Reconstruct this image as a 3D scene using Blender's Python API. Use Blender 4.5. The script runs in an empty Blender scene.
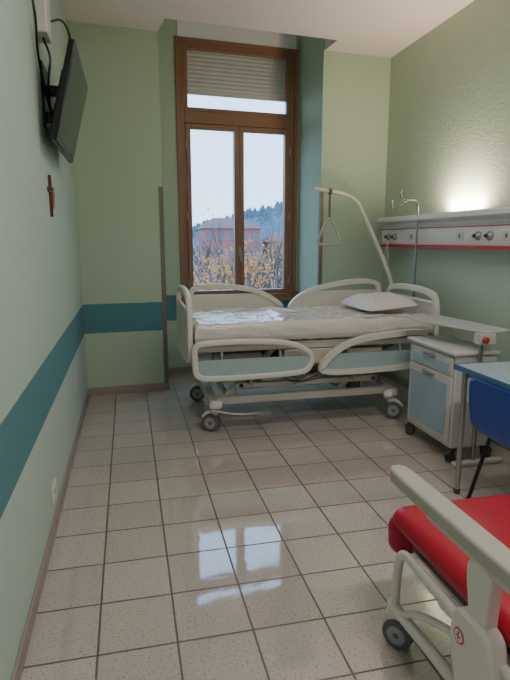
import bpy, bmesh, math, random
from mathutils import Vector, Matrix, noise
random.seed(7)
scene=bpy.context.scene
R=math.radians
# ---------------------------------------------------------------- colour / materials
def C(r,g,b):
    def l(c):
        c/=255.0
        return c/12.92 if c<=0.04045 else ((c+0.055)/1.055)**2.4
    return (l(r),l(g),l(b),1)
def mat(name,col,rough=0.5,metal=0.0,bump=0.0,bscale=60,var=0.06,vscale=3,coat=0,trans=0,spec=0.5,emit=None,es=0,bdist=0.01):
    m=bpy.data.materials.new(name); m.use_nodes=True
    nt=m.node_tree; b=nt.nodes['Principled BSDF']
    b.inputs['Roughness'].default_value=rough; b.inputs['Metallic'].default_value=metal
    b.inputs['Coat Weight'].default_value=coat; b.inputs['Specular IOR Level'].default_value=spec
    b.inputs['Transmission Weight'].default_value=trans
    geo=nt.nodes.new('ShaderNodeTexCoord')
    n=nt.nodes.new('ShaderNodeTexNoise'); n.inputs['Scale'].default_value=vscale; n.inputs['Detail'].default_value=5
    nt.links.new(geo.outputs['Object'],n.inputs['Vector'])
    mx=nt.nodes.new('ShaderNodeMix'); mx.data_type='RGBA'
    mx.inputs[6].default_value=tuple(c*(1-var) for c in col[:3])+(1,)
    mx.inputs[7].default_value=tuple(min(1,c*(1+var)) for c in col[:3])+(1,)
    nt.links.new(n.outputs['Fac'],mx.inputs[0]); nt.links.new(mx.outputs[2],b.inputs['Base Color'])
    if bump>0:
        n2=nt.nodes.new('ShaderNodeTexNoise'); n2.inputs['Scale'].default_value=bscale; n2.inputs['Detail'].default_value=6
        nt.links.new(geo.outputs['Object'],n2.inputs['Vector'])
        bp=nt.nodes.new('ShaderNodeBump'); bp.inputs['Strength'].default_value=bump; bp.inputs['Distance'].default_value=bdist
        nt.links.new(n2.outputs['Fac'],bp.inputs['Height']); nt.links.new(bp.outputs['Normal'],b.inputs['Normal'])
    if emit:
        b.inputs['Emission Color'].default_value=emit; b.inputs['Emission Strength'].default_value=es
    return m
def wallmat(name,col,stripe=None,z0=.595,z1=.868,bs=.36):
    m=mat(name,col,rough=.75,bump=bs,bscale=48,var=.04,vscale=1.2,bdist=.008)
    if stripe:
        nt=m.node_tree; b=nt.nodes['Principled BSDF']
        src=b.inputs['Base Color'].links[0].from_socket
        g=nt.nodes.new('ShaderNodeNewGeometry'); s=nt.nodes.new('ShaderNodeSeparateXYZ')
        nt.links.new(g.outputs['Position'],s.inputs[0])
        a=nt.nodes.new('ShaderNodeMath'); a.operation='GREATER_THAN'; a.inputs[1].default_value=z0
        c=nt.nodes.new('ShaderNodeMath'); c.operation='LESS_THAN'; c.inputs[1].default_value=z1
        d=nt.nodes.new('ShaderNodeMath'); d.operation='MULTIPLY'
        nt.links.new(s.outputs['Z'],a.inputs[0]); nt.links.new(s.outputs['Z'],c.inputs[0])
        nt.links.new(a.outputs[0],d.inputs[0]); nt.links.new(c.outputs[0],d.inputs[1])
        mx=nt.nodes.new('ShaderNodeMix'); mx.data_type='RGBA'
        nt.links.new(d.outputs[0],mx.inputs[0]); nt.links.new(src,mx.inputs[6]); mx.inputs[7].default_value=stripe
        nt.links.new(mx.outputs[2],b.inputs['Base Color'])
    return m
def floormat():
    m=bpy.data.materials.new('floor_tiles'); m.use_nodes=True
    nt=m.node_tree; b=nt.nodes['Principled BSDF']
    g=nt.nodes.new('ShaderNodeNewGeometry')
    add=nt.nodes.new('ShaderNodeVectorMath'); add.operation='ADD'
    add.inputs[1].default_value=(0.163+28.3,-1.763+28.3,0)
    nt.links.new(g.outputs['Position'],add.inputs[0])
    br=nt.nodes.new('ShaderNodeTexBrick'); br.offset=0; br.squash=1
    br.inputs['Scale'].default_value=1; br.inputs['Brick Width'].default_value=.283; br.inputs['Row Height'].default_value=.283
    br.inputs['Mortar Size'].default_value=.0042; br.inputs['Mortar Smooth'].default_value=.1
    br.inputs['Color1'].default_value=C(200,189,181); br.inputs['Color2'].default_value=C(191,179,170); br.inputs['Mortar'].default_value=C(78,62,56)
    nt.links.new(add.outputs[0],br.inputs['Vector'])
    n=nt.nodes.new('ShaderNodeTexNoise'); n.inputs['Scale'].default_value=105; n.inputs['Detail'].default_value=2
    nt.links.new(g.outputs['Position'],n.inputs['Vector'])
    r=nt.nodes.new('ShaderNodeValToRGB'); r.color_ramp.elements[0].position=.34; r.color_ramp.elements[1].position=.43
    r.color_ramp.elements[0].color=(.5,.42,.38,1); r.color_ramp.elements[1].color=(1,1,1,1)
    nt.links.new(n.outputs['Fac'],r.inputs[0])
    mx=nt.nodes.new('ShaderNodeMix'); mx.data_type='RGBA'; mx.blend_type='MULTIPLY'; mx.inputs[0].default_value=.62
    nt.links.new(br.outputs['Color'],mx.inputs[6]); nt.links.new(r.outputs[0],mx.inputs[7])
    nt.links.new(mx.outputs[2],b.inputs['Base Color'])
    n2=nt.nodes.new('ShaderNodeTexNoise'); n2.inputs['Scale'].default_value=6
    nt.links.new(g.outputs['Position'],n2.inputs['Vector'])
    mr=nt.nodes.new('ShaderNodeMapRange'); mr.inputs[3].default_value=.02; mr.inputs[4].default_value=.08
    nt.links.new(n2.outputs['Fac'],mr.inputs[0])
    ma=nt.nodes.new('ShaderNodeMath'); ma.operation='MULTIPLY_ADD'; ma.inputs[1].default_value=.5
    nt.links.new(br.outputs['Fac'],ma.inputs[0]); nt.links.new(mr.outputs[0],ma.inputs[2]); nt.links.new(ma.outputs[0],b.inputs['Roughness'])
    b.inputs['Specular IOR Level'].default_value=1.0; b.inputs['IOR'].default_value=1.75
    bp=nt.nodes.new('ShaderNodeBump'); bp.inputs['Strength'].default_value=.5; bp.inputs['Distance'].default_value=.003; bp.invert=True
    nt.links.new(br.outputs['Fac'],bp.inputs['Height'])
    n3=nt.nodes.new('ShaderNodeTexNoise'); n3.inputs['Scale'].default_value=6
    nt.links.new(g.outputs['Position'],n3.inputs['Vector'])
    bp2=nt.nodes.new('ShaderNodeBump'); bp2.inputs['Strength'].default_value=.06; bp2.inputs['Distance'].default_value=.01
    nt.links.new(n3.outputs['Fac'],bp2.inputs['Height']); nt.links.new(bp.outputs['Normal'],bp2.inputs['Normal'])
    nt.links.new(bp2.outputs['Normal'],b.inputs['Normal'])
    return m
def glassmat():
    m=bpy.data.materials.new('window_glass'); m.use_nodes=True
    nt=m.node_tree; nt.nodes.clear()
    o=nt.nodes.new('ShaderNodeOutputMaterial'); t=nt.nodes.new('ShaderNodeBsdfTransparent'); t.inputs[0].default_value=(.95,.97,.98,1)
    gl=nt.nodes.new('ShaderNodeBsdfGlossy'); gl.inputs['Roughness'].default_value=.02
    mx=nt.nodes.new('ShaderNodeMixShader'); mx.inputs[0].default_value=.03
    nt.links.new(t.outputs[0],mx.inputs[1]); nt.links.new(gl.outputs[0],mx.inputs[2]); nt.links.new(mx.outputs[0],o.inputs[0])
    return m
M=dict(
 wall_left=wallmat('paint_left',C(190,208,197),C(86,136,146)),
 wall_back=wallmat('paint_back',C(184,203,181),C(84,136,148)),
 wall_right=wallmat('paint_right',C(186,204,183)),
 ceiling=mat('ceiling_paint',C(238,222,220),.85,bump=.1,bscale=60,var=.015),
 white_wall=mat('white_plaster',C(246,244,246),.8,var=.02),
 floor=floormat(),
 base=mat('baseboard_grey_mauve',C(160,145,141),.5),
 wood=mat('window_wood',C(152,112,86),.38,bump=.05,bscale=50,var=.05,vscale=6),
 guard=mat('guard_wood',C(136,118,102),.5,var=.1),
 shutter=mat('shutter_slat',C(236,228,220),.6),
 glass=glassmat(),
 plastic=mat('white_plastic',C(228,224,214),.35,var=.02),
 cream=mat('cream_metal',C(208,203,192),.35,var=.03),
 insert=mat('blue_insert',C(172,192,196),.35,var=.03),
 sheet=mat('sheet_plastic',C(228,222,217),.2,bump=.6,bscale=9,var=.05,vscale=6,coat=.6,bdist=.03),
 sheetside=mat('mattress_side',C(206,196,186),.4,bump=.3,bscale=12),
 pillow=mat('pillow_cloth',C(234,230,226),.5,bump=.5,bscale=9,bdist=.03),
 chrome=mat('chrome',C(170,170,172),.22,metal=1),
 steel=mat('grey_metal',C(160,160,160),.4,metal=.6),
 darksteel=mat('dark_grey_metal',C(96,96,100),.45,metal=.4),
 rubber=mat('dark_rubber',C(66,64,66),.6),
 greyrubber=mat('grey_rubber',C(98,97,100),.6),
 greywheel=mat('grey_wheel',C(158,158,160),.5),
 black=mat('black_plastic',C(14,14,16),.3),
 screen=mat('tv_screen',C(7,8,10),.12,spec=.2),
 red=mat('red_vinyl',C(180,16,48),.36,bump=.1,bscale=180,var=.05,bdist=.002),
 armpad=mat('beige_pad',C(180,176,164),.5,bump=.05,bscale=200),
 grip=mat('grey_grip',C(176,174,168),.5),
 redmark=mat('red_mark',C(200,40,44),.5),
 redstripe=mat('red_stripe',C(200,26,42),.5),
 bluecab=mat('blue_grey_laminate',C(162,184,200),.4,var=.03),
 cab=mat('cabinet_white',C(208,207,202),.4,var=.03),
 tray=mat('tray_grey',C(196,198,198),.35,var=.02),
 desk=mat('desk_laminate',C(168,184,198),.35,var=.03),
 deskedge=mat('desk_edge',C(84,116,156),.45),  # blue banding along the table edge
 blue=mat('blue_shell',C(36,74,166),.38,var=.05),
 panel=mat('unit_aluminium',C(236,234,231),.4,var=.02),
 lampcover=mat('lamp_cover',C(245,235,215),.4,emit=C(255,225,180),es=6),
 unseen_lamp=mat('unseen_lamp_cover',C(245,240,235),.4,emit=C(255,238,220),es=2),  # glowing cover for the unseen lamps added overhead
 crosswood=mat('cross_wood',C(96,52,36),.5,var=.15,vscale=20),
 brass=mat('figure_metal',C(176,150,110),.4,metal=.5),
 bark=mat('bark',C(82,74,82),.9,var=.2),
 leaf_o=mat('leaf_orange',C(200,130,70),.8,var=.25,vscale=1.5),
 leaf_y=mat('leaf_yellow',C(206,164,92),.8,var=.25,vscale=1.5),
 leaf_r=mat('leaf_rust',C(160,100,74),.8,var=.25,vscale=1.5),
 ground=mat('grass_ground',C(104,110,94),.95,var=.2,vscale=.3),
 hill=mat('wooded_hill',C(88,106,120),1,bump=.5,bscale=.6,var=.15,vscale=.12,bdist=1),  # distance haze painted in as a pale blue-grey colour
 brick=mat('red_render',C(160,110,106),.9,var=.08),
 ochre=mat('ochre_render',C(192,164,118),.9,var=.08),
 roof=mat('roof_tile',C(124,102,104),.9,var=.12,vscale=2),
 darkwin=mat('dark_pane',C(104,104,118),.2),
)
# ---------------------------------------------------------------- geometry accumulator
WL={}
class G:
    def __init__(s,xf=None): s.v=[];s.f=[];s.m=[];s.xf=xf
    def add(s,vs,fs,mi=0):
        o=len(s.v)
        s.v+= [Vector(s.xf(p)) if s.xf else Vector(p) for p in vs]
        s.f+= [tuple(i+o for i in f) for f in fs]; s.m+=[mi]*len(fs); return s
    def box(s,lo,hi,mi=0):
        x0,y0,z0=lo;x1,y1,z1=hi
        return s.add([(x0,y0,z0),(x1,y0,z0),(x1,y1,z0),(x0,y1,z0),(x0,y0,z1),(x1,y0,z1),(x1,y1,z1),(x0,y1,z1)],
          [(0,3,2,1),(4,5,6,7),(0,1,5,4),(1,2,6,5),(2,3,7,6),(3,0,4,7)],mi)
    def tube(s,pts,r,n=12,mi=0,closed=False,radii=None,flat=1.0):
        P=[Vector(p) for p in pts]; N=len(P); vs=[];fs=[]
        up=None
        for i,p in enumerate(P):
            if closed: t=(P[(i+1)%N]-P[i-1])
            else: t=P[min(i+1,N-1)]-P[max(i-1,0)]
            t.normalize()
            if up is None:
                up=Vector((0,0,1)) if abs(t.z)<.9 else Vector((1,0,0))
            a=t.cross(up); 
            if a.length<1e-5: a=t.cross(Vector((0,1,0)))
            a.normalize(); u=a.cross(t).normalized(); up=u
            rr=radii[i] if radii else r
            for k in range(n):
                an=2*math.pi*k/n
                vs.append(p+a*rr*math.cos(an)+u*rr*flat*math.sin(an))
        segs=N if closed else N-1
        for i in range(segs):
            j=(i+1)%N
            for k in range(n):
                k2=(k+1)%n
                fs.append((i*n+k,i*n+k2,j*n+k2,j*n+k))
        if not closed:
            fs.append(tuple(range(n))[::-1]); fs.append(tuple((N-1)*n+k for k in range(n)))
        return s.add(vs,fs,mi)
    def lathe(s,prof,o,axis,n=24,mi=0):
        o=Vector(o); ax=Vector(axis).normalized()
        a=ax.orthogonal().normalized(); b=ax.cross(a)
        vs=[];fs=[];m=len(prof)
        for (r,h) in prof:
            for k in range(n):
                an=2*math.pi*k/n
                vs.append(o+ax*h+(a*math.cos(an)+b*math.sin(an))*max(r,1e-4))
        for i in range(m-1):
            for k in range(n):
                k2=(k+1)%n; fs.append((i*n+k,i*n+k2,(i+1)*n+k2,(i+1)*n+k))
        fs.append(tuple(range(n))[::-1]); fs.append(tuple((m-1)*n+k for k in range(n)))
        return s.add(vs,fs,mi)
    def plate(s,outer,inner,plane,t0,t1,mi=0):
        def p3(p,t):
            if plane=='XZ': return (p[0],t,p[1])
            if plane=='YZ': return (t,p[0],p[1])
            return (p[0],p[1],t)
        n=len(outer)
        vs=[p3(p,t0) for p in outer]+[p3(p,t1) for p in outer]; fs=[]
        for i in range(n):
            j=(i+1)%n; fs.append((i,j,n+j,n+i))
        if inner:
            vs+=[p3(p,t0) for p in inner]+[p3(p,t1) for p in inner]
            for i in range(n):
                j=(i+1)%n
                fs+=[(2*n+i,3*n+i,3*n+j,2*n+j),(i,2*n+i,2*n+j,j),(n+i,n+j,3*n+j,3*n+i)]
        else:
            fs+=[tuple(range(n)),tuple(range(n,2*n))[::-1]]
        return s.add(vs,fs,mi)
    def build(s,name,mats,parent=None,bevel=0,seg=2,angle=38,origin=None,sub=0):
        if not isinstance(mats,(list,tuple)): mats=[mats]
        lo=Vector([min(v[i] for v in s.v) for i in range(3)]); hi=Vector([max(v[i] for v in s.v) for i in range(3)])
        c=Vector(origin) if origin else (lo+hi)/2
        me=bpy.data.meshes.new(name); me.from_pydata([v-c for v in s.v],[],s.f)
        for m in mats: me.materials.append(m)
        me.polygons.foreach_set('material_index',s.m)
        bm=bmesh.new(); bm.from_mesh(me); bmesh.ops.recalc_face_normals(bm,faces=bm.faces); bm.to_mesh(me); bm.free()
        me.polygons.foreach_set('use_smooth',[True]*len(me.polygons)); me.set_sharp_from_angle(angle=R(angle))
        o=bpy.data.objects.new(name,me); scene.collection.objects.link(o)
        WL[o.name]=c.copy()
        if parent: o.parent=parent; o.location=c-WL[parent.name]
        else: o.location=c
        if bevel>0:
            b=o.modifiers.new('bevel','BEVEL'); b.width=bevel; b.segments=seg; b.limit_method='ANGLE'; b.angle_limit=R(40); b.harden_normals=False
        if sub:
            q=o.modifiers.new('sub','SUBSURF'); q.levels=sub; q.render_levels=sub
        return o
def empty(name,loc,parent=None):
    o=bpy.data.objects.new(name,None); scene.collection.objects.link(o); o.empty_display_size=.1
    WL[o.name]=Vector(loc)
    if parent: o.parent=parent; o.location=Vector(loc)-WL[parent.name]
    else: o.location=loc
    return o
def tag(o,label,cat,group=None,kind=None):
    o['label']=label; o['category']=cat
    if group:o['group']=group
    if kind:o['kind']=kind
    return o
def struct(o,label=None,cat=None):
    o['kind']='structure'
    if label:o['label']=label
    if cat:o['category']=cat
    return o
def chaikin(p,n=3,closed=True):
    for _ in range(n):
        q=[];N=len(p)
        rng=range(N if closed else N-1)
        if not closed:q.append(p[0])
        for i in rng:
            a=p[i];b=p[(i+1)%N]
            q.append(tuple(.75*x+.25*y for x,y in zip(a,b))); q.append(tuple(.25*x+.75*y for x,y in zip(a,b)))
        if not closed:q.append(p[-1])
        p=q
    return p
def inset(p,w):
    N=len(p); area=sum(p[i][0]*p[(i+1)%N][1]-p[(i+1)%N][0]*p[i][1] for i in range(N)); sg=1 if area>0 else -1
    out=[]
    for i in range(N):
        a=p[i-1];b=p[(i+1)%N]; dx,dy=b[0]-a[0],b[1]-a[1]; L=math.hypot(dx,dy) or 1
        out.append((p[i][0]-dy/L*w*sg,p[i][1]+dx/L*w*sg))
    return out
# ---------------------------------------------------------------- room
XL,XR,YF,ZC=-.42,2.66,-1.6,3.25
PH=R(4.5); O=Vector((XL,5.15,0)); cs,sn=math.cos(PH),math.sin(PH)
def W(p): return (O.x+p[0]*cs-p[1]*sn, O.y+p[0]*sn+p[1]*cs, p[2])
def yb(x): return O.y+(x-XL)/cs*sn
SR=(XR-XL)/cs
A0,A1,AD=.757,2.35,.60
WS0,WS1,WZ0,WZ1=1.035,2.30,.80,3.43
g=G(); g.box((XL-.6,YF-.3,-.15),(XR+.6,6.6,0)); struct(g.build('floor',M['floor']),'beige speckled glossy ceramic tile floor with dark grout','floor')
g=G(); g.box((XL-.15,YF,0),(XL,5.149,4.1)); struct(g.build('wall_left',M['wall_left']),'pale green stucco wall with a teal band','wall')
g=G(); g.box((XR,YF,0),(XR+.15,yb(XR)-.001,4.1)); struct(g.build('wall_right',M['wall_right']),'pale green stucco wall','wall')
g=G(); g.box((XL-.15,YF-.15,0),(XR+.15,YF,4.1)); struct(g.build('wall_front',M['wall_right']),'pale green plain wall','wall')
g=G(W)
g.box((-.2,0,0),(A0,.8,4.1)); g.box((A1,0,0),(SR+.2,.8,4.1))
g.box((A0,AD,0),(A1,.8,WZ0)); g.box((A0,AD,WZ0),(WS0,.8,WZ1)); g.box((WS1,AD,WZ0),(A1,.8,WZ1)); g.box((A0,AD,WZ1),(A1,.8,4.1))
struct(g.build('wall_back',M['wall_back']),'pale green stucco wall with a deep window niche and teal band','wall')
g=G(W); g.box((WS0-.0,AD-.012,WZ1+.002),(WS1,AD-.001,4.0)); struct(g.build('trim_1',M['white_wall']),'white plaster panel above the window','trim')
n0,n1,nd=W((A0,0,0)),W((A1+.01,0,0)),.30
q0,q1=W((A0+.02,-nd,0)),W((A1+.01,-nd+.02,0))
poly=[(XL,YF),(XR,YF),(XR,yb(XR)-.001),(n1[0],n1[1]-.001),(q1[0],q1[1]),(q0[0],q0[1]),(n0[0],n0[1]-.001),(XL,yb(XL)-.001)]
g=G(); g.plate(poly,None,'XY',ZC,4.0); struct(g.build('ceiling',M['ceiling']),'white painted ceiling cut out before the window','ceiling')
g=G(); g.box((XL-.15,4.3,4.1),(XR+.3,6.4,4.2)); struct(g.build('trim_2',M['white_wall']),'white plaster lid over the window niche','trim')
bh,bt=.075,.012
g=G(); g.box((XL,YF,0),(XL+bt,5.14,bh)); struct(g.build('baseboard_left',M['base'],bevel=.003),'grey-brown skirting','baseboard')
g=G(); g.box((XR-bt,YF,0),(XR,yb(XR)-.02,bh)); struct(g.build('baseboard_right',M['base'],bevel=.003),'grey-brown skirting','baseboard')
g=G(W); g.box((.013,-bt,0),(A0,0,bh)); g.box((A0,-bt,0),(A0+bt,AD,bh)); g.box((A0+bt,AD-bt,0),(A1-bt,AD,bh)); g.box((A1-bt,-bt,0),(A1,AD,bh)); g.box((A1,-bt,0),(SR-.02,0,bh))
struct(g.build('baseboard_back',M['base']),'grey-brown skirting','baseboard')
for i,(s0,s1) in enumerate(((A0-.035,A0+.004),(A1-.004,A1+.03))):
    g=G(W); g.box((s0,-.006,bh),(s1,-.0005,1.93))
    if i==0: g.box((A0+.0005,-.006,bh),(A0+.005,.03,1.93))
    else: g.box((A1-.005,-.006,bh),(A1-.0005,.03,1.93))
    struct(g.build('trim_%d'%(3+i),M['guard']),'brown corner guard strip on the niche edge','trim')
# ---------------------------------------------------------------- window
win=empty('window_1',W(((WS0+WS1)/2,AD+.05,WZ0))); struct(win,'tall brown wooden casement window with roller shutter partly down','window')
f0,f1=AD+.005,AD+.085; fw=.06
TZ0,TZ1=2.63,2.75
g=G(W)
g.box((WS0,f0,WZ0),(WS0+fw,f1,WZ1)); g.box((WS1-fw,f0,WZ0),(WS1,f1,WZ1)); g.box((WS0+fw,f0,WZ1-fw),(WS1-fw,f1,WZ1)); g.box((WS0+fw,f0,WZ0),(WS1-fw,f1,WZ0+.05)); g.box((WS0+fw,f0,TZ0),(WS1-fw,f1,TZ1))
g.build('frame',M['wood'],win,bevel=.006)
g=G(W); e=.03
g.box((WS0-e,AD-.02,WZ0-.02),(WS0+.012,f0,WZ1)); g.box((WS1-.012,AD-.02,WZ0-.02),(WS1+e,f0,WZ1)); g.box((WS0+.012,AD-.02,WZ1-.025),(WS1-.012,f0,WZ1))
g.build('casing',M['wood'],win,bevel=.004)
g=G(W); g.box((WS0-e,AD-.05,WZ0-.035),(WS1+e,f0+.01,WZ0)); g.build('sill',M['wood'],win,bevel=.006)
sc=(WS0+WS1)/2
for s0,s1 in ((WS0+fw+.004,sc-.003),(sc+.003,WS1-fw-.004)):
    z0,z1=WZ0+.055,TZ0-.005; w=.05
    g=G(W); d0,d1=f0-.012,f1-.02
    g.box((s0,d0,z0),(s0+w,d1,z1)); g.box((s1-w,d0,z0),(s1,d1,z1)); g.box((s0+w,d0,z0),(s1-w,d1,z0+w)); g.box((s0+w,d0,z1-w),(s1-w,d1,z1))
    sash=g.build('sash',M['wood'],win,bevel=.006)
    g=G(W); g.box((s0+w,d0+.03,z0+w),(s1-w,d0+.034,z1-w)); g.build('glass',M['glass'],sash)
s0,s1,z0,z1=WS0+fw,WS1-fw,TZ1,WZ1-fw
g=G(W); w=.035
g.box((s0,f0+.004,z0),(s0+w,f1-.02,z1)); g.box((s1-w,f0+.004,z0),(s1,f1-.02,z1)); g.box((s0+w,f0+.004,z0),(s1-w,f1-.02,z0+w)); g.box((s0+w,f0+.004,z1-w),(s1-w,f1-.02,z1))
tr=g.build('transom_sash',M['wood'],win,bevel=.005)
g=G(W); g.box((s0+w,f0+.03,z0+w),(s1-w,f0+.034,z1-w)); g.build('glass',M['glass'],tr)
g=G(W); z=WZ1-.01
pr=[]
while z>2.96:
    pr+=[(f1+.02,z),(f1+.014,z-.008),(f1+.012,z-.02),(f1+.014,z-.032),(f1+.02,z-.038)]; z-=.040
n=len(pr); vs=[];fs=[]
for s_ in (s0,s1):
    vs+=[(s_,d,zz) for d,zz in pr]
for i in range(n-1): fs.append((i,i+1,n+i+1,n+i))
g.add(vs,fs); g.box((s0,f1+.008,z-.012),(s1,f1+.022,z+.003))
so=g.build('roller_shutter',M['shutter'],win,angle=60)
g=G(W); hz=1.33; g.box((sc-.014,f0-.022,hz-.06),(sc+.014,f0-.0125,hz+.06)); g.tube([(sc,f0-.022,hz),(sc,f0-.055,hz)],.008); g.tube([(sc,f0-.055,hz+.01),(sc,f0-.055,hz-.11)],.009)
g.build('handle',M['steel'],win,bevel=.002)
for zz in (1.0,1.7,2.4):
    for ss in (WS0+fw+.002,WS1-fw-.002):
        g=G(W); g.tube([(ss,f0-.02,zz-.04),(ss,f0-.02,zz+.04)],.008); g.build('hinge',M['steel'],win)
# ---------------------------------------------------------------- casters
def caster(parent,x,y,r=.06,ang=0,top=.16,w=.022,wm='greywheel',fm='plastic',off=.03,rm='rubber'):
    dx,dy=math.cos(ang),math.sin(ang); px,py=-dy,dx
    cx,cy=x+dx*off,y+dy*off
    g=G()
    g.tube([(x,y,top),(x,y,r*1.7)],.018)
    pts=[(x-dx*.02,y-dy*.02,r*2+.014),(cx+dx*r*.3,cy+dy*r*.3,r*2+.01),(cx+dx*r*.85,cy+dy*r*.85,r*1.45)]
    g.tube(chaikin(pts,2,False),.02,mi=0)
    g.tube([(cx,cy,r),(x,y,r*1.9)],.012)
    c=g.build('caster',[M[fm]],parent)
    g=G()
    for sgn in (-1,1):
        o=Vector((cx,cy,r))+Vector((px,py,0))*sgn*(w*.62)
        ax=Vector((px,py,0))
        g.lathe([(r*.45,-w/2),(r*.8,-w/2),(r*.95,-w*.4),(r,-w*.15),(r,w*.15),(r*.95,w*.4),(r*.8,w/2),(r*.45,w/2)],o,ax,24,0)
        g.lathe([(r*.62,-w*.56),(r*.62,w*.56)],o,ax,16,1)
        g.lathe([(r*.2,-w*.62),(r*.2,w*.62)],o,ax,12,0)
    g.build('wheel',[M[rm],M[wm]],c)
    return c
# ---------------------------------------------------------------- hospital bed
BX0,BX1,BY0,BY1=.42,2.43,3.90,4.80
bed=empty('hospital_bed',(1.42,4.35,0)); tag(bed,'white adjustable hospital bed on casters with blue-panelled side rails','bed')
def rail(pts,y0,y1,ins=.03,panel='insert',legs=(),frac=.52):
    P=chaikin(pts,3)
    g=G(); I=inset(P,ins); g.plate(P,I,'XZ',y0,y1)
    r=g.build('side_rail',M['plastic'],bed,bevel=.012,seg=3)
    if panel:
        zmin=min(p[1] for p in P); zmax=max(p[1] for p in P); zc=zmin+(zmax-zmin)*frac
        Q=inset(P,ins-.006); Q=[(p[0],min(p[1],zc)) for p in Q]
        g=G(); g.plate(Q,None,'XZ',(y0+y1)/2-.006,(y0+y1)/2+.006); g.build('rail_panel',M[panel],r)
    for x in legs:
        g=G()
        ym=(y0+y1)/2; yi=ym+.07 if ym<4.3 else ym-.07
        zb=min(p[1] for p in P)
        g.tube([(x,ym,zb+.02),(x,yi,.63)],.014)
        g.build('rail_arm',M['steel'],r)
    return r
rail([(.43,.44),(.42,.58),(.42,.71),(.52,.735),(.95,.735),(1.22,.70),(1.37,.60),(1.33,.46),(1.22,.43),(.6,.42)],3.80,3.85,.042,'insert',(.65,1.1),.52)
rail([(1.385,.43),(1.40,.52),(1.52,.64),(1.72,.72),(2.0,.745),(2.24,.76),(2.31,.72),(2.31,.50),(2.22,.44),(1.7,.42)],3.80,3.85,.042,'insert',(1.65,2.1),.50)
rail([(.50,.78),(.50,.96),(.56,1.06),(.9,1.06),(1.2,1.0),(1.42,.86),(1.38,.78),(1.2,.77),(.7,.77)],4.85,4.895,.046,'plastic',(.7,1.15),.66)
rail([(1.45,.77),(1.46,.87),(1.62,.99),(1.9,1.06),(2.2,1.09),(2.38,1.06),(2.40,.92),(2.38,.78),(2.1,.77),(1.6,.76)],4.85,4.895,.046,'plastic',(1.7,2.2),.66)
def endboard(x,zt,zb,name,frac=.14):
    pts=[(BY0,zb),(BY0-.01,zb+.25),(BY0+.0,zt-.08),(BY0+.09,zt),((BY0+BY1)/2,zt+.02),(BY1-.09,zt),(BY1,zt-.08),(BY1+.01,zb+.25),(BY1,zb)]
    P=chaikin(pts,3); g=G(); g.plate(P,inset(P,.055),'YZ',x-.02,x+.02)
    o=g.build(name,M['plastic'],bed,bevel=.010,seg=3)
    zc=zt-frac; Q=[(p[0],min(p[1],zc)) for p in inset(P,.05)]
    g=G(); g.plate(Q,None,'YZ',x-.01,x+.01); g.build('board_panel',M['plastic'],o)
    g=G(); g.tube([(x,BY0+.05,zc),(x,BY1-.05,zc)],.018); g.build('cross_bar',M['plastic'],o)
endboard(BX0,1.07,.50,'footboard',.15); endboard(BX1,1.05,.55,'headboard',.11)
g=G()
for y in (3.93,4.73): g.box((BX0+.03,y,.62),(BX1-.03,y+.04,.68))
for x in (BX0+.03,.95,1.4,1.9,BX1-.07): g.box((x,3.97,.625),(x+.04,4.73,.675))
g.build('deck_frame',M['cream'],bed,bevel=.005)
g=G()
for i in range(16): 
    x=.52+i*.117; g.box((x,3.95,.682),(x+.085,4.75,.70))
g.build('deck_slats',M['cream'],bed,bevel=.004)
g=G()
for y in (3.98,4.68): g.box((.56,y,.19),(2.10,y+.05,.25))
for x in (.56,2.04): g.box((x,3.90,.185),(x+.07,4.80,.255))
g.build('base_frame',M['cream'],bed,bevel=.01)
g=G()
for y in (4.02,4.64): g.box((.78,y,.30),(1.98,y+.04,.345))
for x in (.80,1.92): g.box((x,4.02,.298),(x+.05,4.68,.347))
g.build('inner_frame',M['cream'],bed,bevel=.008)
for xa,xb in ((.72,1.12),(1.66,2.02)):
    g=G()
    for y in (4.07,4.62):
        g.tube([(xa,y,.24),(xb,y,.63)],.028)
    g.tube([(xa,4.05,.24),(xa,4.66,.24)],.02); g.tube([((xa+xb)/2,4.07,.43),((xa+xb)/2,4.62,.43)],.018)
    g.build('lift_arm',M['cream'],bed)
g=G(); g.tube([(1.0,4.35,.27),(1.5,4.35,.56)],.035); g.box((.86,4.28,.22),(1.06,4.42,.34)); g.build('lift_motor',M['darksteel'],bed,bevel=.01)
g=G(); g.box((1.12,4.12,.36),(1.55,4.55,.47)); g.tube([(1.55,4.3,.42),(1.85,4.3,.58)],.03); g.build('actuator_housing',M['darksteel'],bed,bevel=.015)
g=G(); g.box((.55,4.60,.43),(2.30,4.72,.615)); g.build('reflection_block_beam',M['cream'],bed,bevel=.015)  # added beam, blocks the window's reflection on the floor under the bed
g=G(); g.box((.75,4.55,.348),(2.0,4.63,.42)); g.build('cable_channel',M['steel'],bed,bevel=.01)
g=G(); g.box((1.15,3.93,.49),(1.62,4.0,.615)); g.build('control_box',M['cream'],bed,bevel=.012)
g=G(); g.box((1.68,3.95,.50),(1.98,4.2,.60)); g.build('battery_box',M['cream'],bed,bevel=.012)
g=G(); g.box((.60,3.96,.52),(.98,4.1,.60)); g.build('rail_latch',M['steel'],bed,bevel=.01)
for a,b in (((.80,4.0,.40),(1.95,4.0,.53)),((.66,3.99,.53),(1.3,3.99,.36)),((1.25,4.01,.33),(2.1,4.01,.60)),((.9,4.0,.60),(.9,4.0,.33)),((1.75,4.01,.50),(1.75,4.01,.33))):
    g=G(); g.tube([a,b],.012); g.build('link_rod',M['steel'],bed)
g=G(); g.tube(chaikin([(.56,3.86,.19),(.75,3.84,.15),(.95,3.84,.15)],2,False),.01); g.box((.93,3.82,.14),(1.02,3.87,.16)); g.build('brake_pedal',M['steel'],bed)
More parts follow.
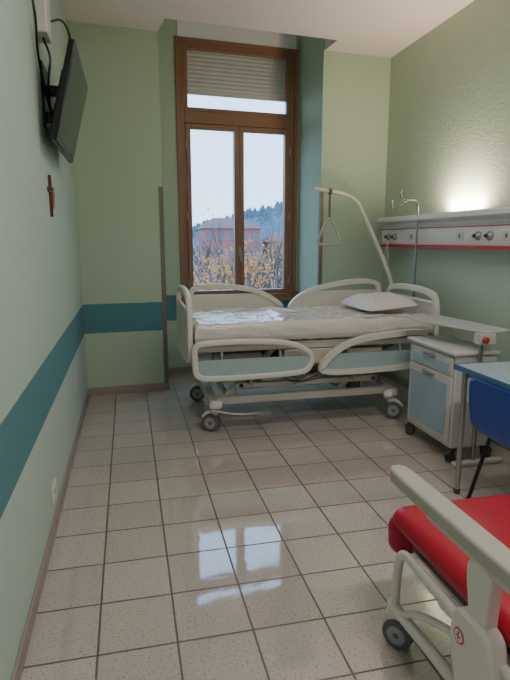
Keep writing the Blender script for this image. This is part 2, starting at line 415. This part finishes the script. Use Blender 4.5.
g=G(); g.tube(chaikin([(1.2,3.96,.5),(1.1,3.94,.40),(1.3,3.95,.33),(1.6,3.96,.42),(1.75,4.0,.5)],3,False),.007,8); g.build('cable',M['darksteel'],bed)
for (x,y,a) in ((.60,3.93,2.6),(2.06,3.93,-.5),(.60,4.76,2.9),(2.06,4.76,.3)): caster(bed,x,y,.072,a,.19,.028,rm='greyrubber')
for x in (.6,2.03):
    g=G(); g.tube(chaikin([(x+.03,3.90,.22),(x-.02,3.87,.23),(x+.0,3.93,.19)],1,False),.034); g.build('corner_cover',M['plastic'],bed)
def mattress():
    x0,x1,y0,y1,zb,zt=.46,2.39,3.90,4.78,.702,.838
    nx,ny=150,70; vs=[];fs=[]
    def zf(u,v):
        X=x0+(x1-x0)*u;Y=y0+(y1-y0)*v
        e=min(u*(x1-x0),(1-u)*(x1-x0),v*(y1-y0),(1-v)*(y1-y0)); r=.035
        dz=0 if e>r else r-math.sqrt(max(0,r*r-(r-e)**2))
        rid=lambda a,b,c:(1-abs(noise.noise(Vector((a,b,c))))*2)
        w=noise.noise(Vector((X*2.5,Y*4,1)))*.006+max(0,rid(X*1.8,Y*6,9))**4*.010+max(0,rid(X*5,Y*2,3))**6*.010+noise.noise(Vector((X*14,Y*18,4)))*.002
        w-= .007*math.exp(-((X-1.12)/.02)**2)+.007*math.exp(-((X-1.62)/.02)**2)
        return zt-dz+w*(0 if e<.01 else 1)
    for j in range(ny+1):
        for i in range(nx+1):
            u,v=i/nx,j/ny
            vs.append((x0+(x1-x0)*u,y0+(y1-y0)*v,zf(u,v)))
    for j in range(ny):
        for i in range(nx): a=j*(nx+1)+i; fs.append((a,a+1,a+nx+2,a+nx+1))
    g=G(); g.add(vs,fs,0)
    ring=[j for j in range(nx+1)]+[j*(nx+1)+nx for j in range(1,ny+1)]+[ny*(nx+1)+i for i in range(nx-1,-1,-1)]+[j*(nx+1) for j in range(ny-1,0,-1)]
    rows=[ring]; base=[vs[k] for k in ring]; off=len(vs)
    for lv in range(1,7):
        t=lv/6; row=[]
        for k,p in enumerate(base):
            q=Vector(p); w=noise.noise(Vector((q.x*8,q.y*8,t*3)))*.012*math.sin(math.pi*t)
            d=Vector((1 if q.x>x1-.01 else -1 if q.x<x0+.01 else 0,1 if q.y>y1-.01 else -1 if q.y<y0+.01 else 0,0))
            g.v.append(Vector((q.x,q.y,q.z*(1-t)+zb*t))+d*(w+.006*math.sin(math.pi*t))); row.append(off); off+=1
        rows.append(row)
    n=len(ring)
    for ri,(a,b) in enumerate(zip(rows,rows[1:])):
        for k in range(n): g.f.append((a[k],a[(k+1)%n],b[(k+1)%n],b[k])); g.m.append(0 if ri<4 else 1)
    g.f.append(tuple(rows[-1])); g.m.append(1)
    return g.build('mattress',[M['sheet'],M['sheetside']],angle=60)
tag(mattress(),'mattress wrapped in wrinkled translucent plastic sheet on the bed','mattress')
g=G(); n=44
for side in (1,-1):
    vs=[];fs=[]
    for j in range(n+1):
        for i in range(n+1):
            u,v=i/n*2-1,j/n*2-1
            h=((1-abs(u)**2.8)*(1-abs(v)**2.8))**.5
            pin=1-.05*(abs(u)**2)*(1-abs(v))
            # round the plan corners
            k_=1-.07*(abs(u)*abs(v))**3
            w=noise.noise(Vector((u*2.5,v*2.5,side)))*.018+abs(noise.noise(Vector((u*4,v*3,side+5))))*.024
            hh=h*(.078 if side>0 else .024)+w*h*(1 if side>0 else .15)
            x=2.12+u*.235*k_*(1-.04*(1-abs(v))*abs(u)); y=4.36+v*.33*pin*k_
            vs.append((x,y,.896+side*hh+(x-2.1)*.08))
    for j in range(n):
        for i in range(n): a=j*(n+1)+i; fs.append((a,a+1,a+n+2,a+n+1))
    g.add(vs,fs)
p=g.build('pillow',M['pillow'],angle=180); tag(p,'creased white pillow lying at the head of the bed','pillow')
# trapeze
trp=empty('bed_trapeze_pole',(2.45,4.75,.6)); tag(trp,'white curved overhead pole with hanging triangular grab handle','bed trapeze')
g=G(); g.tube(chaikin([(2.475,4.75,.60),(2.475,4.75,.95),(2.40,4.75,1.18),(2.14,4.75,1.68),(2.03,4.75,1.85),(1.66,4.75,1.90)],3,False),.018,16); g.build('pole',M['plastic'],trp)
g=G(); hx=1.80; g.box((hx-.010,4.748,1.62),(hx+.010,4.752,1.875)); g.lathe([(.026,-.015),(.026,.015)],(hx,4.75,1.88),(1,0,0)); g.build('strap',M['greyrubber'],trp)
g=G()
g.tube([(p[0],4.75,p[1]) for p in chaikin([(hx,1.65),(hx-.03,1.61),(hx-.115,1.44),(hx-.09,1.405),(hx+.09,1.405),(hx+.115,1.44),(hx+.03,1.61)],2)],.013,10,closed=True); g.build('grab_handle',M['grip'],trp)
# IV pole
iv=empty('iv_pole',(2.50,4.42,.55)); tag(iv,'thin chrome drip stand with curved hook arm behind the bed head','drip stand')
g=G(); g.tube([(2.50,4.42,.55),(2.50,4.42,1.74)],.010); g.tube([(2.50,4.42,.55),(2.50,4.42,1.2)],.013); g.build('pole',M['chrome'],iv)
for pts in ([(2.50,4.42,1.73),(2.48,4.42,1.79),(2.42,4.42,1.80),(2.33,4.42,1.76),(2.27,4.42,1.70),(2.24,4.42,1.74),(2.25,4.42,1.79)],
            [(2.42,4.42,1.79),(2.37,4.42,1.80),(2.33,4.42,1.80),(2.32,4.42,1.85),(2.34,4.42,1.88)]):
    g=G(); g.tube(chaikin(pts,2,False),.008,8); g.build('hook',M['chrome'],iv)
g=G(); g.box((2.452,4.39,.6),(2.52,4.45,.66)); g.build('clamp',M['steel'],iv,bevel=.004)
# ---------------------------------------------------------------- wall medical unit
u=empty('bedhead_unit',(2.66,4.2,1.5)); tag(u,'white wall-mounted medical supply rail with lamp and red stripe','medical wall unit')
Y0,Y1=2.3,5.22
def profY(g,P,y0,y1,mi=0):
    n=len(P); vs=[(p[0],y0,p[1]) for p in P]+[(p[0],y1,p[1]) for p in P]
    fs=[(i,(i+1)%n,n+(i+1)%n,n+i) for i in range(n)]+[tuple(range(n)),tuple(range(n,2*n))[::-1]]
    g.add(vs,fs,mi)
P=[(2.658,1.605),(2.53,1.605),(2.49,1.625),(2.49,1.66),(2.50,1.67),(2.52,1.66),(2.658,1.66)]
g=G(); profY(g,P,Y0,Y1); g.build('lamp_housing',M['panel'],u,bevel=.004)
g=G(); g.box((2.57,3.7,1.661),(2.64,4.2,1.669)); g.build('lamp_cover',M['lampcover'],u)
g=G(); profY(g,[(2.658,1.395),(2.57,1.395),(2.555,1.42),(2.555,1.555),(2.575,1.575),(2.575,1.604),(2.658,1.604)],Y0,Y1); g.build('body',M['panel'],u,bevel=.003)
g=G(); g.box((2.546,Y0,1.383),(2.60,Y1,1.407)); g.build('stripe',M['redstripe'],u)
g=G(); g.box((2.551,Y0,1.548),(2.56,Y1,1.556)); g.build('stripe',M['redstripe'],u)
for y in (5.05,4.92,3.62,3.48):
    g=G(); g.lathe([(.034,0),(.034,.012),(.026,.02),(.02,.035)],(2.555,y,1.48),(-1,0,0),20); g.lathe([(.014,.036),(.012,.05)],(2.555,y,1.48),(-1,0,0),16,1); g.build('gas_outlet',[M['steel'],M['black']],u)
for y in (4.6,3.85,3.3):
    g=G(); g.box((2.547,y-.05,1.45),(2.556,y+.05,1.51),0); g.box((2.545,y-.012,1.466),(2.547,y+.012,1.494),1); g.build('socket',[M['cab'],M['greyrubber']],u,bevel=.002)
g=G(); g.tube(chaikin([(2.54,4.98,1.47),(2.50,4.98,1.4),(2.48,5.0,1.22),(2.51,5.03,1.16),(2.55,5.05,1.25),(2.54,5.05,1.47)],3,False),.006,8); g.build('hose',M['cream'],u)
# ---------------------------------------------------------------- bedside cabinet
CX,CY0,CY1,CX1=2.01,2.98,3.55,2.31
cb=empty('bedside_cabinet',(2.16,3.28,0)); tag(cb,'white bedside cabinet with blue-grey drawer and door fronts on casters','cabinet')
g=G(); g.box((CX,CY0,.10),(CX1,CY1,.72)); g.build('body',M['cab'],cb,bevel=.006)
g=G(); g.box((CX-.025,CY0-.02,.7205),(CX1+.01,CY1+.02,.75)); g.build('cabinet_top',M['cab'],cb,bevel=.01)
g=G(); g.box((CX-.014,CY0+.02,.585),(CX-.001,CY1-.02,.705)); dr=g.build('drawer',M['cab'],cb,bevel=.004)
g=G(); g.box((CX-.019,CY0+.06,.605),(CX-.0145,CY1-.06,.66)); g.build('drawer_panel',M['bluecab'],dr)
ym=(CY0+CY1)/2
g=G(); g.box((CX-.032,ym-.07,.672),(CX-.0145,ym+.07,.688)); g.build('handle',M['steel'],dr,bevel=.003)
g=G(); g.box((CX-.014,CY0+.02,.13),(CX-.001,CY1-.02,.575)); do=g.build('door',M['cab'],cb,bevel=.004)
g=G(); g.box((CX-.019,CY0+.06,.17),(CX-.0145,CY1-.06,.525)); g.build('door_panel',M['bluecab'],do)
g=G(); g.box((CX-.032,ym-.07,.542),(CX-.0145,ym+.07,.558)); g.build('handle',M['steel'],do,bevel=.003)
for (x,y,a) in ((CX+.03,CY0+.03,3.6),(CX+.03,CY1-.03,2.4),(CX1-.03,CY0+.03,-.4),(CX1-.03,CY1-.03,.5)): caster(cb,x,y,.034,a,.10,.018,'rubber','rubber',.015)
# overbed table
px,py=2.15,2.935
ot=empty('overbed_table',(px,py,.0)); tag(ot,'narrow white swivel overbed tray on a post beside the cabinet','overbed table')
g=G(); g.plate([(2.03,3.72),(2.01,3.69),(2.015,3.45),(2.09,3.15),(2.16,2.94),(2.20,2.92),(2.35,2.94),(2.37,2.98),(2.35,3.25),(2.31,3.69),(2.29,3.72)],None,'XY',.871,.885); g.build('table_top',M['tray'],ot,bevel=.004,seg=2)
g=G(); g.tube([(px,py,.03),(px,py,.80)],.014); g.build('post',M['chrome'],ot)
g=G(); g.box((px-.022,py-.022,.80),(px+.09,py+.05,.8705)); g.build('arm_bracket',M['cream'],ot,bevel=.006)
g=G(); g.lathe([(.012,0),(.02,.012),(.02,.03),(.012,.038)],(px,py-.023,.835),(0,-1,0)); g.build('knob',M['redmark'],ot)
g=G(); g.box((2.0,py-.03,.0),(2.36,py+.015,.03)); g.build('foot',M['cream'],ot,bevel=.008)
# ---------------------------------------------------------------- desk
dk=empty('desk',(2.2,2.1,0)); tag(dk,'table with light blue-grey laminate top and slim metal legs','table')
DX,DY=1.775,2.64
g=G(); g.box((DX,1.75,.735),(2.60,DY,.76)); g.build('desk_top',[M['desk']],dk,bevel=.004)
g=G(); g.box((DX-.005,1.745,.732),(DX,DY+.005,.762)); g.box((DX-.005,DY,.732),(2.60,DY+.005,.762)); g.box((DX-.005,1.745,.732),(2.60,1.75,.762)); g.build('edge_band',M['deskedge'],dk)
g=G(); g.box((DX+.05,1.80,.695),(DX+.07,DY-.04,.732)); g.box((2.54,1.80,.695),(2.57,DY-.04,.732)); g.box((DX+.05,DY-.06,.695),(2.57,DY-.04,.732)); g.box((DX+.05,1.80,.695),(2.57,1.82,.732)); g.build('apron',M['steel'],dk)
for x in (DX+.035,2.555):
    for y in (1.81,DY-.05):
        g=G(); g.tube([(x,y,.0),(x,y,.03)],.018,mi=1); g.tube([(x,y,.03),(x,y,.732)],.0155,mi=0); g.build('leg',[M['steel'],M['rubber']],dk)
# blue chair
ch=empty('blue_chair',(2.02,2.25,0)); tag(ch,'blue plastic shell chair with dark metal legs tucked under the table','chair')
vs=[];fs=[];nu=14; yc=2.255
prof=chaikin([(2.24,.445),(2.21,.435),(2.05,.41),(1.86,.40),(1.79,.43),(1.765,.55),(1.75,.66),(1.742,.735)],2,False)
for i,(x,z) in enumerate(prof):
    t=i/(len(prof)-1)
    hw=.21+.015*math.sin(math.pi*t); 
    if t>.9: hw-= (t-.9)*.5
    if t<.06: hw-=(.06-t)*.6
    for k in range(nu+1):
        w=k/nu*2-1; back=max(0,(t-.55)/.45)
        vs.append((x+back*.01*w*w, yc+w*hw, z+(1-back)*.018*w*w))
m=nu+1
for i in range(len(prof)-1):
    for k in range(nu): a=i*m+k; fs.append((a,a+1,a+m+1,a+m))
g=G(); g.add(vs,fs); o=g.build('seat_shell',M['blue'],ch,angle=70); sd=o.modifiers.new('thick','SOLIDIFY'); sd.thickness=.008
for (x,y) in ((1.87,2.09),(1.87,2.42),(2.17,2.09),(2.17,2.42)):
    ex=(x-2.02)*.35; ey=(y-yc)*.42
    g=G(); g.tube([(x,y,.395),(x+ex,y+ey,.015)],.011); g.lathe([(.014,0),(.014,.025)],(x+ex,y+ey,0),(0,0,1)); g.build('leg',M['black'],ch)
g=G()
for y in (2.09,2.42): g.tube([(1.87,y,.395),(2.17,y,.395)],.011)
g.tube([(1.87,2.09,.395),(1.87,2.42,.395)],.011); g.build('seat_frame',M['black'],ch)
# ---------------------------------------------------------------- red armchair
rc=empty('red_armchair',(1.16,1.2,0)); tag(rc,'reclining patient armchair, red vinyl cushions, beige arm pads, white frame','armchair')
def softbox(name,lo,hi,r,crown,mt,parent,xf=None):
    g=G(xf); nx,ny=30,40; vs=[];fs=[]
    h=(hi[2]-lo[2])/2
    for side in (1,-1):
        off=len(vs)
        for j in range(ny+1):
            for i in range(nx+1):
                def sp(t,n_): 
                    t=t/n_*2-1; return math.copysign(1-(1-abs(t))**1.8,t)
                a,b=sp(i,nx),sp(j,ny)
                hx_,hy_=(hi[0]-lo[0])/2,(hi[1]-lo[1])/2
                x,y=a*hx_,b*hy_
                rc_=min(r*1.1,hx_,hy_); ax_,ay_=abs(x)-(hx_-rc_),abs(y)-(hy_-rc_)
                if ax_>0 and ay_>0:
                    L=max(ax_,ay_)/math.hypot(ax_,ay_); x=math.copysign(hx_-rc_+ax_*L,x); y=math.copysign(hy_-rc_+ay_*L,y)
                e=min(hx_*(1-abs(a)),hy_*(1-abs(b)))
                f=1 if e>r else math.sqrt(max(0,1-((r-e)/r)**2))
                z=(lo[2]+hi[2])/2+side*h*f+(crown*(1-a*a)*(1-b*b) if side>0 else 0)
                vs.append(((lo[0]+hi[0])/2+x,(lo[1]+hi[1])/2+y,z))
        for j in range(ny):
            for i in range(nx): k=off+j*(nx+1)+i; fs.append((k,k+1,k+nx+2,k+nx+1))
    g.add(vs,fs)
    o=g.build(name,mt,parent,angle=180)
    bm=bmesh.new(); bm.from_mesh(o.data); bmesh.ops.remove_doubles(bm,verts=bm.verts,dist=1e-4); bmesh.ops.recalc_face_normals(bm,faces=bm.faces); bm.to_mesh(o.data); bm.free()
    return o
softbox('seat',(.90,.92,.405),(1.435,1.70,.488),.055,.024,M['red'],rc)
def LR(p):
    a=R(6); y,z=p[1],p[2]; return (p[0],1.625+y*math.cos(a)+z*math.sin(a),.475+z*math.cos(a)-y*math.sin(a))
def LR2(p): return LR((p[0],p[2],p[1]))
softbox('leg_rest',(.895,-.165,0.0),(1.44,-.015,.095),.047,.004,M['red'],rc,LR2)
def BK(p):
    a=R(18); return (p[0],.90-p[1]*math.sin(a)+p[2]*math.cos(a)-.02,.50+p[1]*math.cos(a)+p[2]*math.sin(a))
softbox('backrest',(.925,-.02,-.10),(1.41,.74,0),.045,.02,M['red'],rc,BK)
for x in (.87,1.465):
    g=G(); P=chaikin([(x-.039,1.54),(x-.026,1.60),(x+.026,1.60),(x+.039,1.54),(x+.035,.82),(x,.79),(x-.035,.82)],2)
    g.plate(P,None,'XY',.641,.69); a=g.build('arm_pad',M['armpad'],rc,bevel=.018,seg=4,angle=50)
    g=G(); g.box((x-.02,.84,.618),(x+.02,1.36,.6405)); g.build('arm_rail',M['cream'],a,bevel=.004)
    sx=-1 if x<1.1 else 1
    g=G(); P=chaikin([(1.06,.30),(1.06,.50),(1.05,.58),(1.05,.628),(1.15,.628),(1.15,.56),(1.13,.48),(1.13,.30)],2); g.plate(P,None,'YZ',x-.022,x+.022); g.build('arm_post',M['plastic'],rc,bevel=.008,seg=3)
    xf=x+.012
    if sx<0:
        g=G(); P=chaikin([(1.0,.14),(1.01,.42),(1.04,.47),(1.15,.47),(1.185,.44),(1.19,.33),(1.16,.27),(1.14,.14)],2)
        xa=x+sx*.034; g.plate(P,None,'YZ',min(x-.024,xa),max(x+.024,xa)); h=g.build('mechanism_cover',M['plastic'],rc,bevel=.012,seg=3)
        xs=x+sx*.0345
        g=G(); g.lathe([(.022,0),(.022,.0015)],(xs,1.14,.39),(sx,0,0),28,0); g.lathe([(.018,0),(.018,.002)],(xs,1.14,.39),(sx,0,0),28,1)
        g.box((xs-.003,1.130,.388),(xs,1.150,.391),0); g.box((xs-.003,1.1385,.380),(xs,1.1415,.400),0); g.lathe([(.004,0),(.004,.003)],(xs,1.14,.400),(sx,0,0),12,0)
        g.build('warning_sticker',[M['redmark'],M['plastic']],h)
    g=G(); g.tube(chaikin([(xf,1.575,.15),(xf,1.57,.30),(xf,1.55,.385),(xf,1.48,.392),(xf,1.2,.385),(xf,.75,.38)],3,False),.016,14)
    g.tube(chaikin([(xf,1.60,.155),(xf,1.5,.155),(xf,1.25,.18),(xf,.55,.18)],2,False),.02,14)
    g.tube(chaikin([(xf,.60,.18),(xf,.62,.4),(xf,.66,.6),(xf,.82,.63)],2,False),.014,14)
    if sx<0: g.tube(chaikin([(xf,1.52,.16),(xf,1.42,.24),(xf,1.28,.30),(xf,1.16,.34)],2,False),.012,12)
    g.build('side_frame',M['plastic'],rc)
for y,z in ((1.0,.37),(.62,.18)):
    g=G(); g.tube([(.882,y,z),(1.477,y,z)],.013); g.build('cross_tube',M['plastic'],rc)
g=G(); g.box((.93,.98,.375),(1.41,1.56,.404)); g.build('seat_base',M['black'],rc,bevel=.006)
for (x,y,a) in ((.882,1.585,-.9),(1.477,1.585,.6),(.882,.58,-1.6),(1.477,.58,-1.4)): caster(rc,x,y,.056,a,.15,.022,'greywheel','plastic',.025,'greyrubber')
# ---------------------------------------------------------------- TV
tv=empty('wall_television',(XL,3.5,2.25)); tag(tv,'black flat television tilted downward on a wall bracket','television')
tb=Vector((-.335,3.07,1.955)); tt=Vector((-.21,3.07,2.44)); e_up=(tt-tb); TH=e_up.length; e_up.normalize(); eY=Vector((0,1,0)); eN=eY.cross(e_up)
if eN.x<0: eN=-eN
def TV(p): q=tb+eY*p[0]+e_up*p[1]+eN*p[2]; return tuple(q)
TW=.90
g=G(TV); g.box((0,0,-.035),(TW,TH,0)); g.build('bezel',M['black'],tv,bevel=.006)
g=G(TV); g.box((.022,.03,.0004),(TW-.022,TH-.02,.0012)); g.build('screen',M['screen'],tv)
g=G(TV); g.box((.12,.05,-.06),(TW-.12,TH-.12,-.036)); g.build('back_cover',M['black'],tv,bevel=.015)
g=G(); g.box((XL,3.30,2.06),(XL+.014,3.56,2.40)); g.box((XL+.012,3.36,2.24),(-.305,3.42,2.29)); g.box((XL+.012,3.36,2.10),(-.36,3.42,2.15)); g.build('wall_bracket',M['black'],tv,bevel=.003)
jb=empty('junction_box',(XL,3.3,2.62)); tag(jb,'white cable boxes on the wall above the television','junction box')
g=G(); g.box((XL,3.18,2.50),(XL+.065,3.36,2.78)); g.build('box_cover',M['plastic'],jb,bevel=.008)
g=G(); g.box((XL,2.98,2.62),(XL+.04,3.10,2.76)); g.build('socket_box',M['cream'],jb,bevel=.006)
for pts in ([(XL+.03,3.27,2.50),(XL+.07,3.24,2.4),(XL+.05,3.22,2.3),(XL+.04,3.25,2.15),(-.36,3.35,2.12)],
            [(XL+.05,3.34,2.6),(XL+.13,3.42,2.66),(XL+.16,3.55,2.55),(-.29,3.62,2.36)],
            [(XL+.02,3.04,2.62),(XL+.03,3.06,2.5),(XL+.01,3.15,2.4),(XL+.03,3.3,2.2),(-.37,3.3,2.10)]):
    g=G(); g.tube(chaikin(pts,3,False),.006,8); g.build('cable',M['black'],jb)
# crucifix
cr=empty('crucifix',(XL,3.34,1.69)); tag(cr,'small dark wooden crucifix hanging on the green wall','crucifix')
g=G(); g.box((XL,3.328,1.58),(XL+.016,3.352,1.81)); g.box((XL,3.27,1.715),(XL+.016,3.41,1.74)); g.build('cross',M['crosswood'],cr,bevel=.002)
g=G(); x=XL+.022; g.tube([(x,3.34,1.625),(x,3.34,1.67),(x+.002,3.34,1.70),(x,3.34,1.728)],.006,8,radii=[.004,.006,.007,.006]); g.tube([(x,3.29,1.74),(x,3.34,1.722),(x,3.39,1.74)],.0035,8); g.lathe([(.002,-.008),(.007,-.003),(.007,.003),(.002,.008)],(x,3.34,1.738),(0,0,1),12)
g.build('figure',M['brass'],cr)
g=G(); g.box((XL,2.66,.15),(XL+.011,2.79,.235)); w=g.build('wall_outlet',M['plastic'],None,bevel=.003); tag(w,'small white rectangular wall outlet above the skirting','wall outlet')
for y in (2.707,2.725,2.743):
    g=G(); g.lathe([(.005,0),(.005,.001)],(XL+.011,y,.193),(1,0,0),10); g.build('pin_hole',M['black'],w)
# unseen ceiling lamps, added behind / above the camera's view to brighten the room
def area(name,loc,rot,sx,sy,p,col):
    l=bpy.data.lights.new(name,'AREA'); l.shape='RECTANGLE'; l.size=sx; l.size_y=sy; l.energy=p; l.color=col
    o=bpy.data.objects.new(name,l); scene.collection.objects.link(o); o.location=loc; o.rotation_euler=rot; return o
for y in (.3,2.3):  # the lamp nearer the window is added for back wall and bed
    cl=empty('unseen_ceiling_lamp',(1.1,y,ZC)); tag(cl,'unseen long white ceiling lamp added to light the room','ceiling lamp','unseen added ceiling lamps')
    g=G(); g.box((.45,y-.12,ZC-.05),(1.75,y+.12,ZC)); g.build('housing',M['plastic'],cl,bevel=.01)
    g=G(); g.box((.47,y-.10,ZC-.058),(1.73,y+.10,ZC-.0505)); g.build('diffuser',M['unseen_lamp'],cl)
    area('unseen_lamp_light',(1.1,y,ZC-.065),(0,0,0),1.2,.18,35 if y<1 else 13,(1,.96,.94))
# ---------------------------------------------------------------- outside
g=G(); g.box((-150,7.5,-8.2),(260,420,-8)); struct(g.build('ground',M['ground']),'distant lawn','ground')
vs=[];fs=[];nu,nv=160,16
def ridge(X): return max(5,9+(X-38)*.24+2.0*noise.noise(Vector((X*.03,0,0))))
for i in range(nu+1):
    X=-120+i*(420/nu)
    for j in range(nv+1):
        t=j/nv; Y=210+90*t
        vs.append((X,Y+8*noise.noise(Vector((X*.03,t*3,7))),-8.5+(ridge(X)+8.5)*math.sin(t*math.pi*.5)+ (1.6*noise.noise(Vector((X*.5,Y*.5,1))) if 0<j<nv else 0)))
for i in range(nu):
    for j in range(nv): a=i*(nv+1)+j; fs.append((a,a+1,a+nv+2,a+nv+1))
g=G(); g.add(vs,fs)
for k in range(520):
    X=random.uniform(15,120); t=random.uniform(.45,1); Y=210+90*t; z=-8.5+(ridge(X)+8.5)*math.sin(t*math.pi*.5)
    hh=random.uniform(2.5,5); g.lathe([(hh*.36,0),(hh*.26,hh*.5),(.3,hh)],(X,Y,z-1.8),(0,0,1),6)
h=g.build('wooded_hill',M['hill'],angle=180); tag(h,'wooded hillside with conifers beyond the town, haze painted in','hill',kind='stuff')
def house(x,y,w,d,z0,z1,zr,wm,label,rows,cols,rot=0):
    def xf(p):
        return (x+(p[0])*math.cos(rot)-(p[1])*math.sin(rot),y+p[0]*math.sin(rot)+p[1]*math.cos(rot),p[2])
    o=empty('house',(x,y,z0)); tag(o,label,'building')
    g=G(xf); g.box((-w/2,-d/2,z0),(w/2,d/2,z1)); g.build('walls',wm,o)
    g=G(xf); e=.35
    g.add([(-w/2-e,-d/2-e,z1),(w/2+e,-d/2-e,z1),(w/2+e,d/2+e,z1),(-w/2-e,d/2+e,z1),(-w/2+w*.22,0,zr),(w/2-w*.22,0,zr)],[(0,1,5,4),(1,2,5),(2,3,4,5),(3,0,4),(0,3,2,1)])
    g.build('roof',M['roof'],o)
    for r_ in range(rows):
        for c_ in range(cols):
            g=G(xf); cx=-w/2+w*(c_+.5)/cols; cz=z1-1.2-r_*2.6
            g.box((cx-.38,-d/2-.06,cz-.65),(cx+.38,-d/2-.01,cz+.65)); g.build('house_window',M['darkwin'],o)
    return o
house(15.0,82,8.4,6,-8,3.1,4.7,M['brick'],'pale red town house with hipped roof seen through the window',3,5)
house(22.6,80,4.2,6,-8,1.2,2.6,M['ochre'],'ochre house with hipped roof among trees',2,3)
def maketree(seed,leafm,hgt,dens):
    rnd=random.Random(seed); g=G(); L=G()
    def br(p,d,l,r,dep):
        q=p+d*l*.5+Vector((rnd.uniform(-.05,.05),rnd.uniform(-.05,.05),0))*l; e=p+d*l
        g.tube([p,q,e],r,5,radii=[r,r*.8,r*.6])
        if dep<=2:
            for _ in range(dens):
                c=e+Vector((rnd.gauss(0,.35),rnd.gauss(0,.35),rnd.gauss(0,.3))); s=rnd.uniform(.05,.12)
                a=Vector((rnd.uniform(-1,1),rnd.uniform(-1,1),rnd.uniform(-1,1))).normalized(); b=a.orthogonal().normalized()
                L.add([c-a*s,c-b*s*.6,c+a*s,c+b*s*.6],[(0,1,2,3)])
        if dep==0:return
        for k in range(rnd.choice((3,4))):
            nd=(d+Vector((rnd.uniform(-.6,.6),rnd.uniform(-.6,.6),rnd.uniform(0,.5)))).normalized()
            br(p+d*l*rnd.uniform(.6,1),nd,l*rnd.uniform(.6,.8),r*.55,dep-1)
    br(Vector((0,0,0)),Vector((0,0,1)),hgt*.36,.15,4)
    t=g.build('autumn_tree',M['bark'],origin=(0,0,0)); f=L.build('foliage',leafm,t)
    return t,f,max(v.z for v in g.v)
protos=[maketree(3,M['leaf_o'],9,5),maketree(11,M['leaf_y'],9,6),maketree(23,M['leaf_r'],10,1)]
labels=['bare-branched tree with sparse orange autumn leaves','tree with yellow autumn leaves outside the window','slender tree with sparse rust-coloured leaves']
spots=[(3.7,23,0,1.2),(8.0,30,2,2.5),(10.6,40,1,.6),(5.8,38,2,2.8),(15.5,56,0,1.4),(8.6,54,1,-.2),(12.2,50,0,.2)]
used=set()
for k,(x,y,pi,zt) in enumerate(spots):
    t,f,th=protos[pi]
    if pi not in used: used.add(pi); nt_,nf=t,f
    else:
        nt_=t.copy(); nf=f.copy(); scene.collection.objects.link(nt_); scene.collection.objects.link(nf); nf.parent=nt_
    nt_.location=(x,y,-8); nt_.rotation_euler=(0,0,k*1.1); s=(zt+8)/th; nt_.scale=(s*.8,s*.8,s)
    tag(nt_,labels[pi],'tree','autumn trees outside the window')
# ---------------------------------------------------------------- lights / world
w=bpy.data.worlds.new('world'); scene.world=w; w.use_nodes=True; nt=w.node_tree
bg=nt.nodes['Background']; tc=nt.nodes.new('ShaderNodeTexCoord'); sp=nt.nodes.new('ShaderNodeSeparateXYZ'); cr_=nt.nodes.new('ShaderNodeValToRGB')
nt.links.new(tc.outputs['Generated'],sp.inputs[0]); nt.links.new(sp.outputs['Z'],cr_.inputs[0]); nt.links.new(cr_.outputs[0],bg.inputs[0])
cr_.color_ramp.elements[0].position=0; cr_.color_ramp.elements[0].color=C(178,206,238); cr_.color_ramp.elements[1].position=.5; cr_.color_ramp.elements[1].color=C(160,198,240)
bg.inputs[1].default_value=4.8
area('bed_lamp_light',(2.60,3.95,1.685),(math.pi,R(6),0),.05,.42,24,(1,.82,.58))
# ---------------------------------------------------------------- camera
cam=bpy.data.cameras.new('camera'); co=bpy.data.objects.new('camera',cam); scene.collection.objects.link(co)
cam.sensor_fit='VERTICAL'; cam.sensor_height=36; cam.lens=540/680*36; cam.clip_end=1000; cam.clip_start=.05
co.location=(0,0,1.45); co.rotation_euler=(R(90-10.5),0,-R(13.1)); scene.camera=co
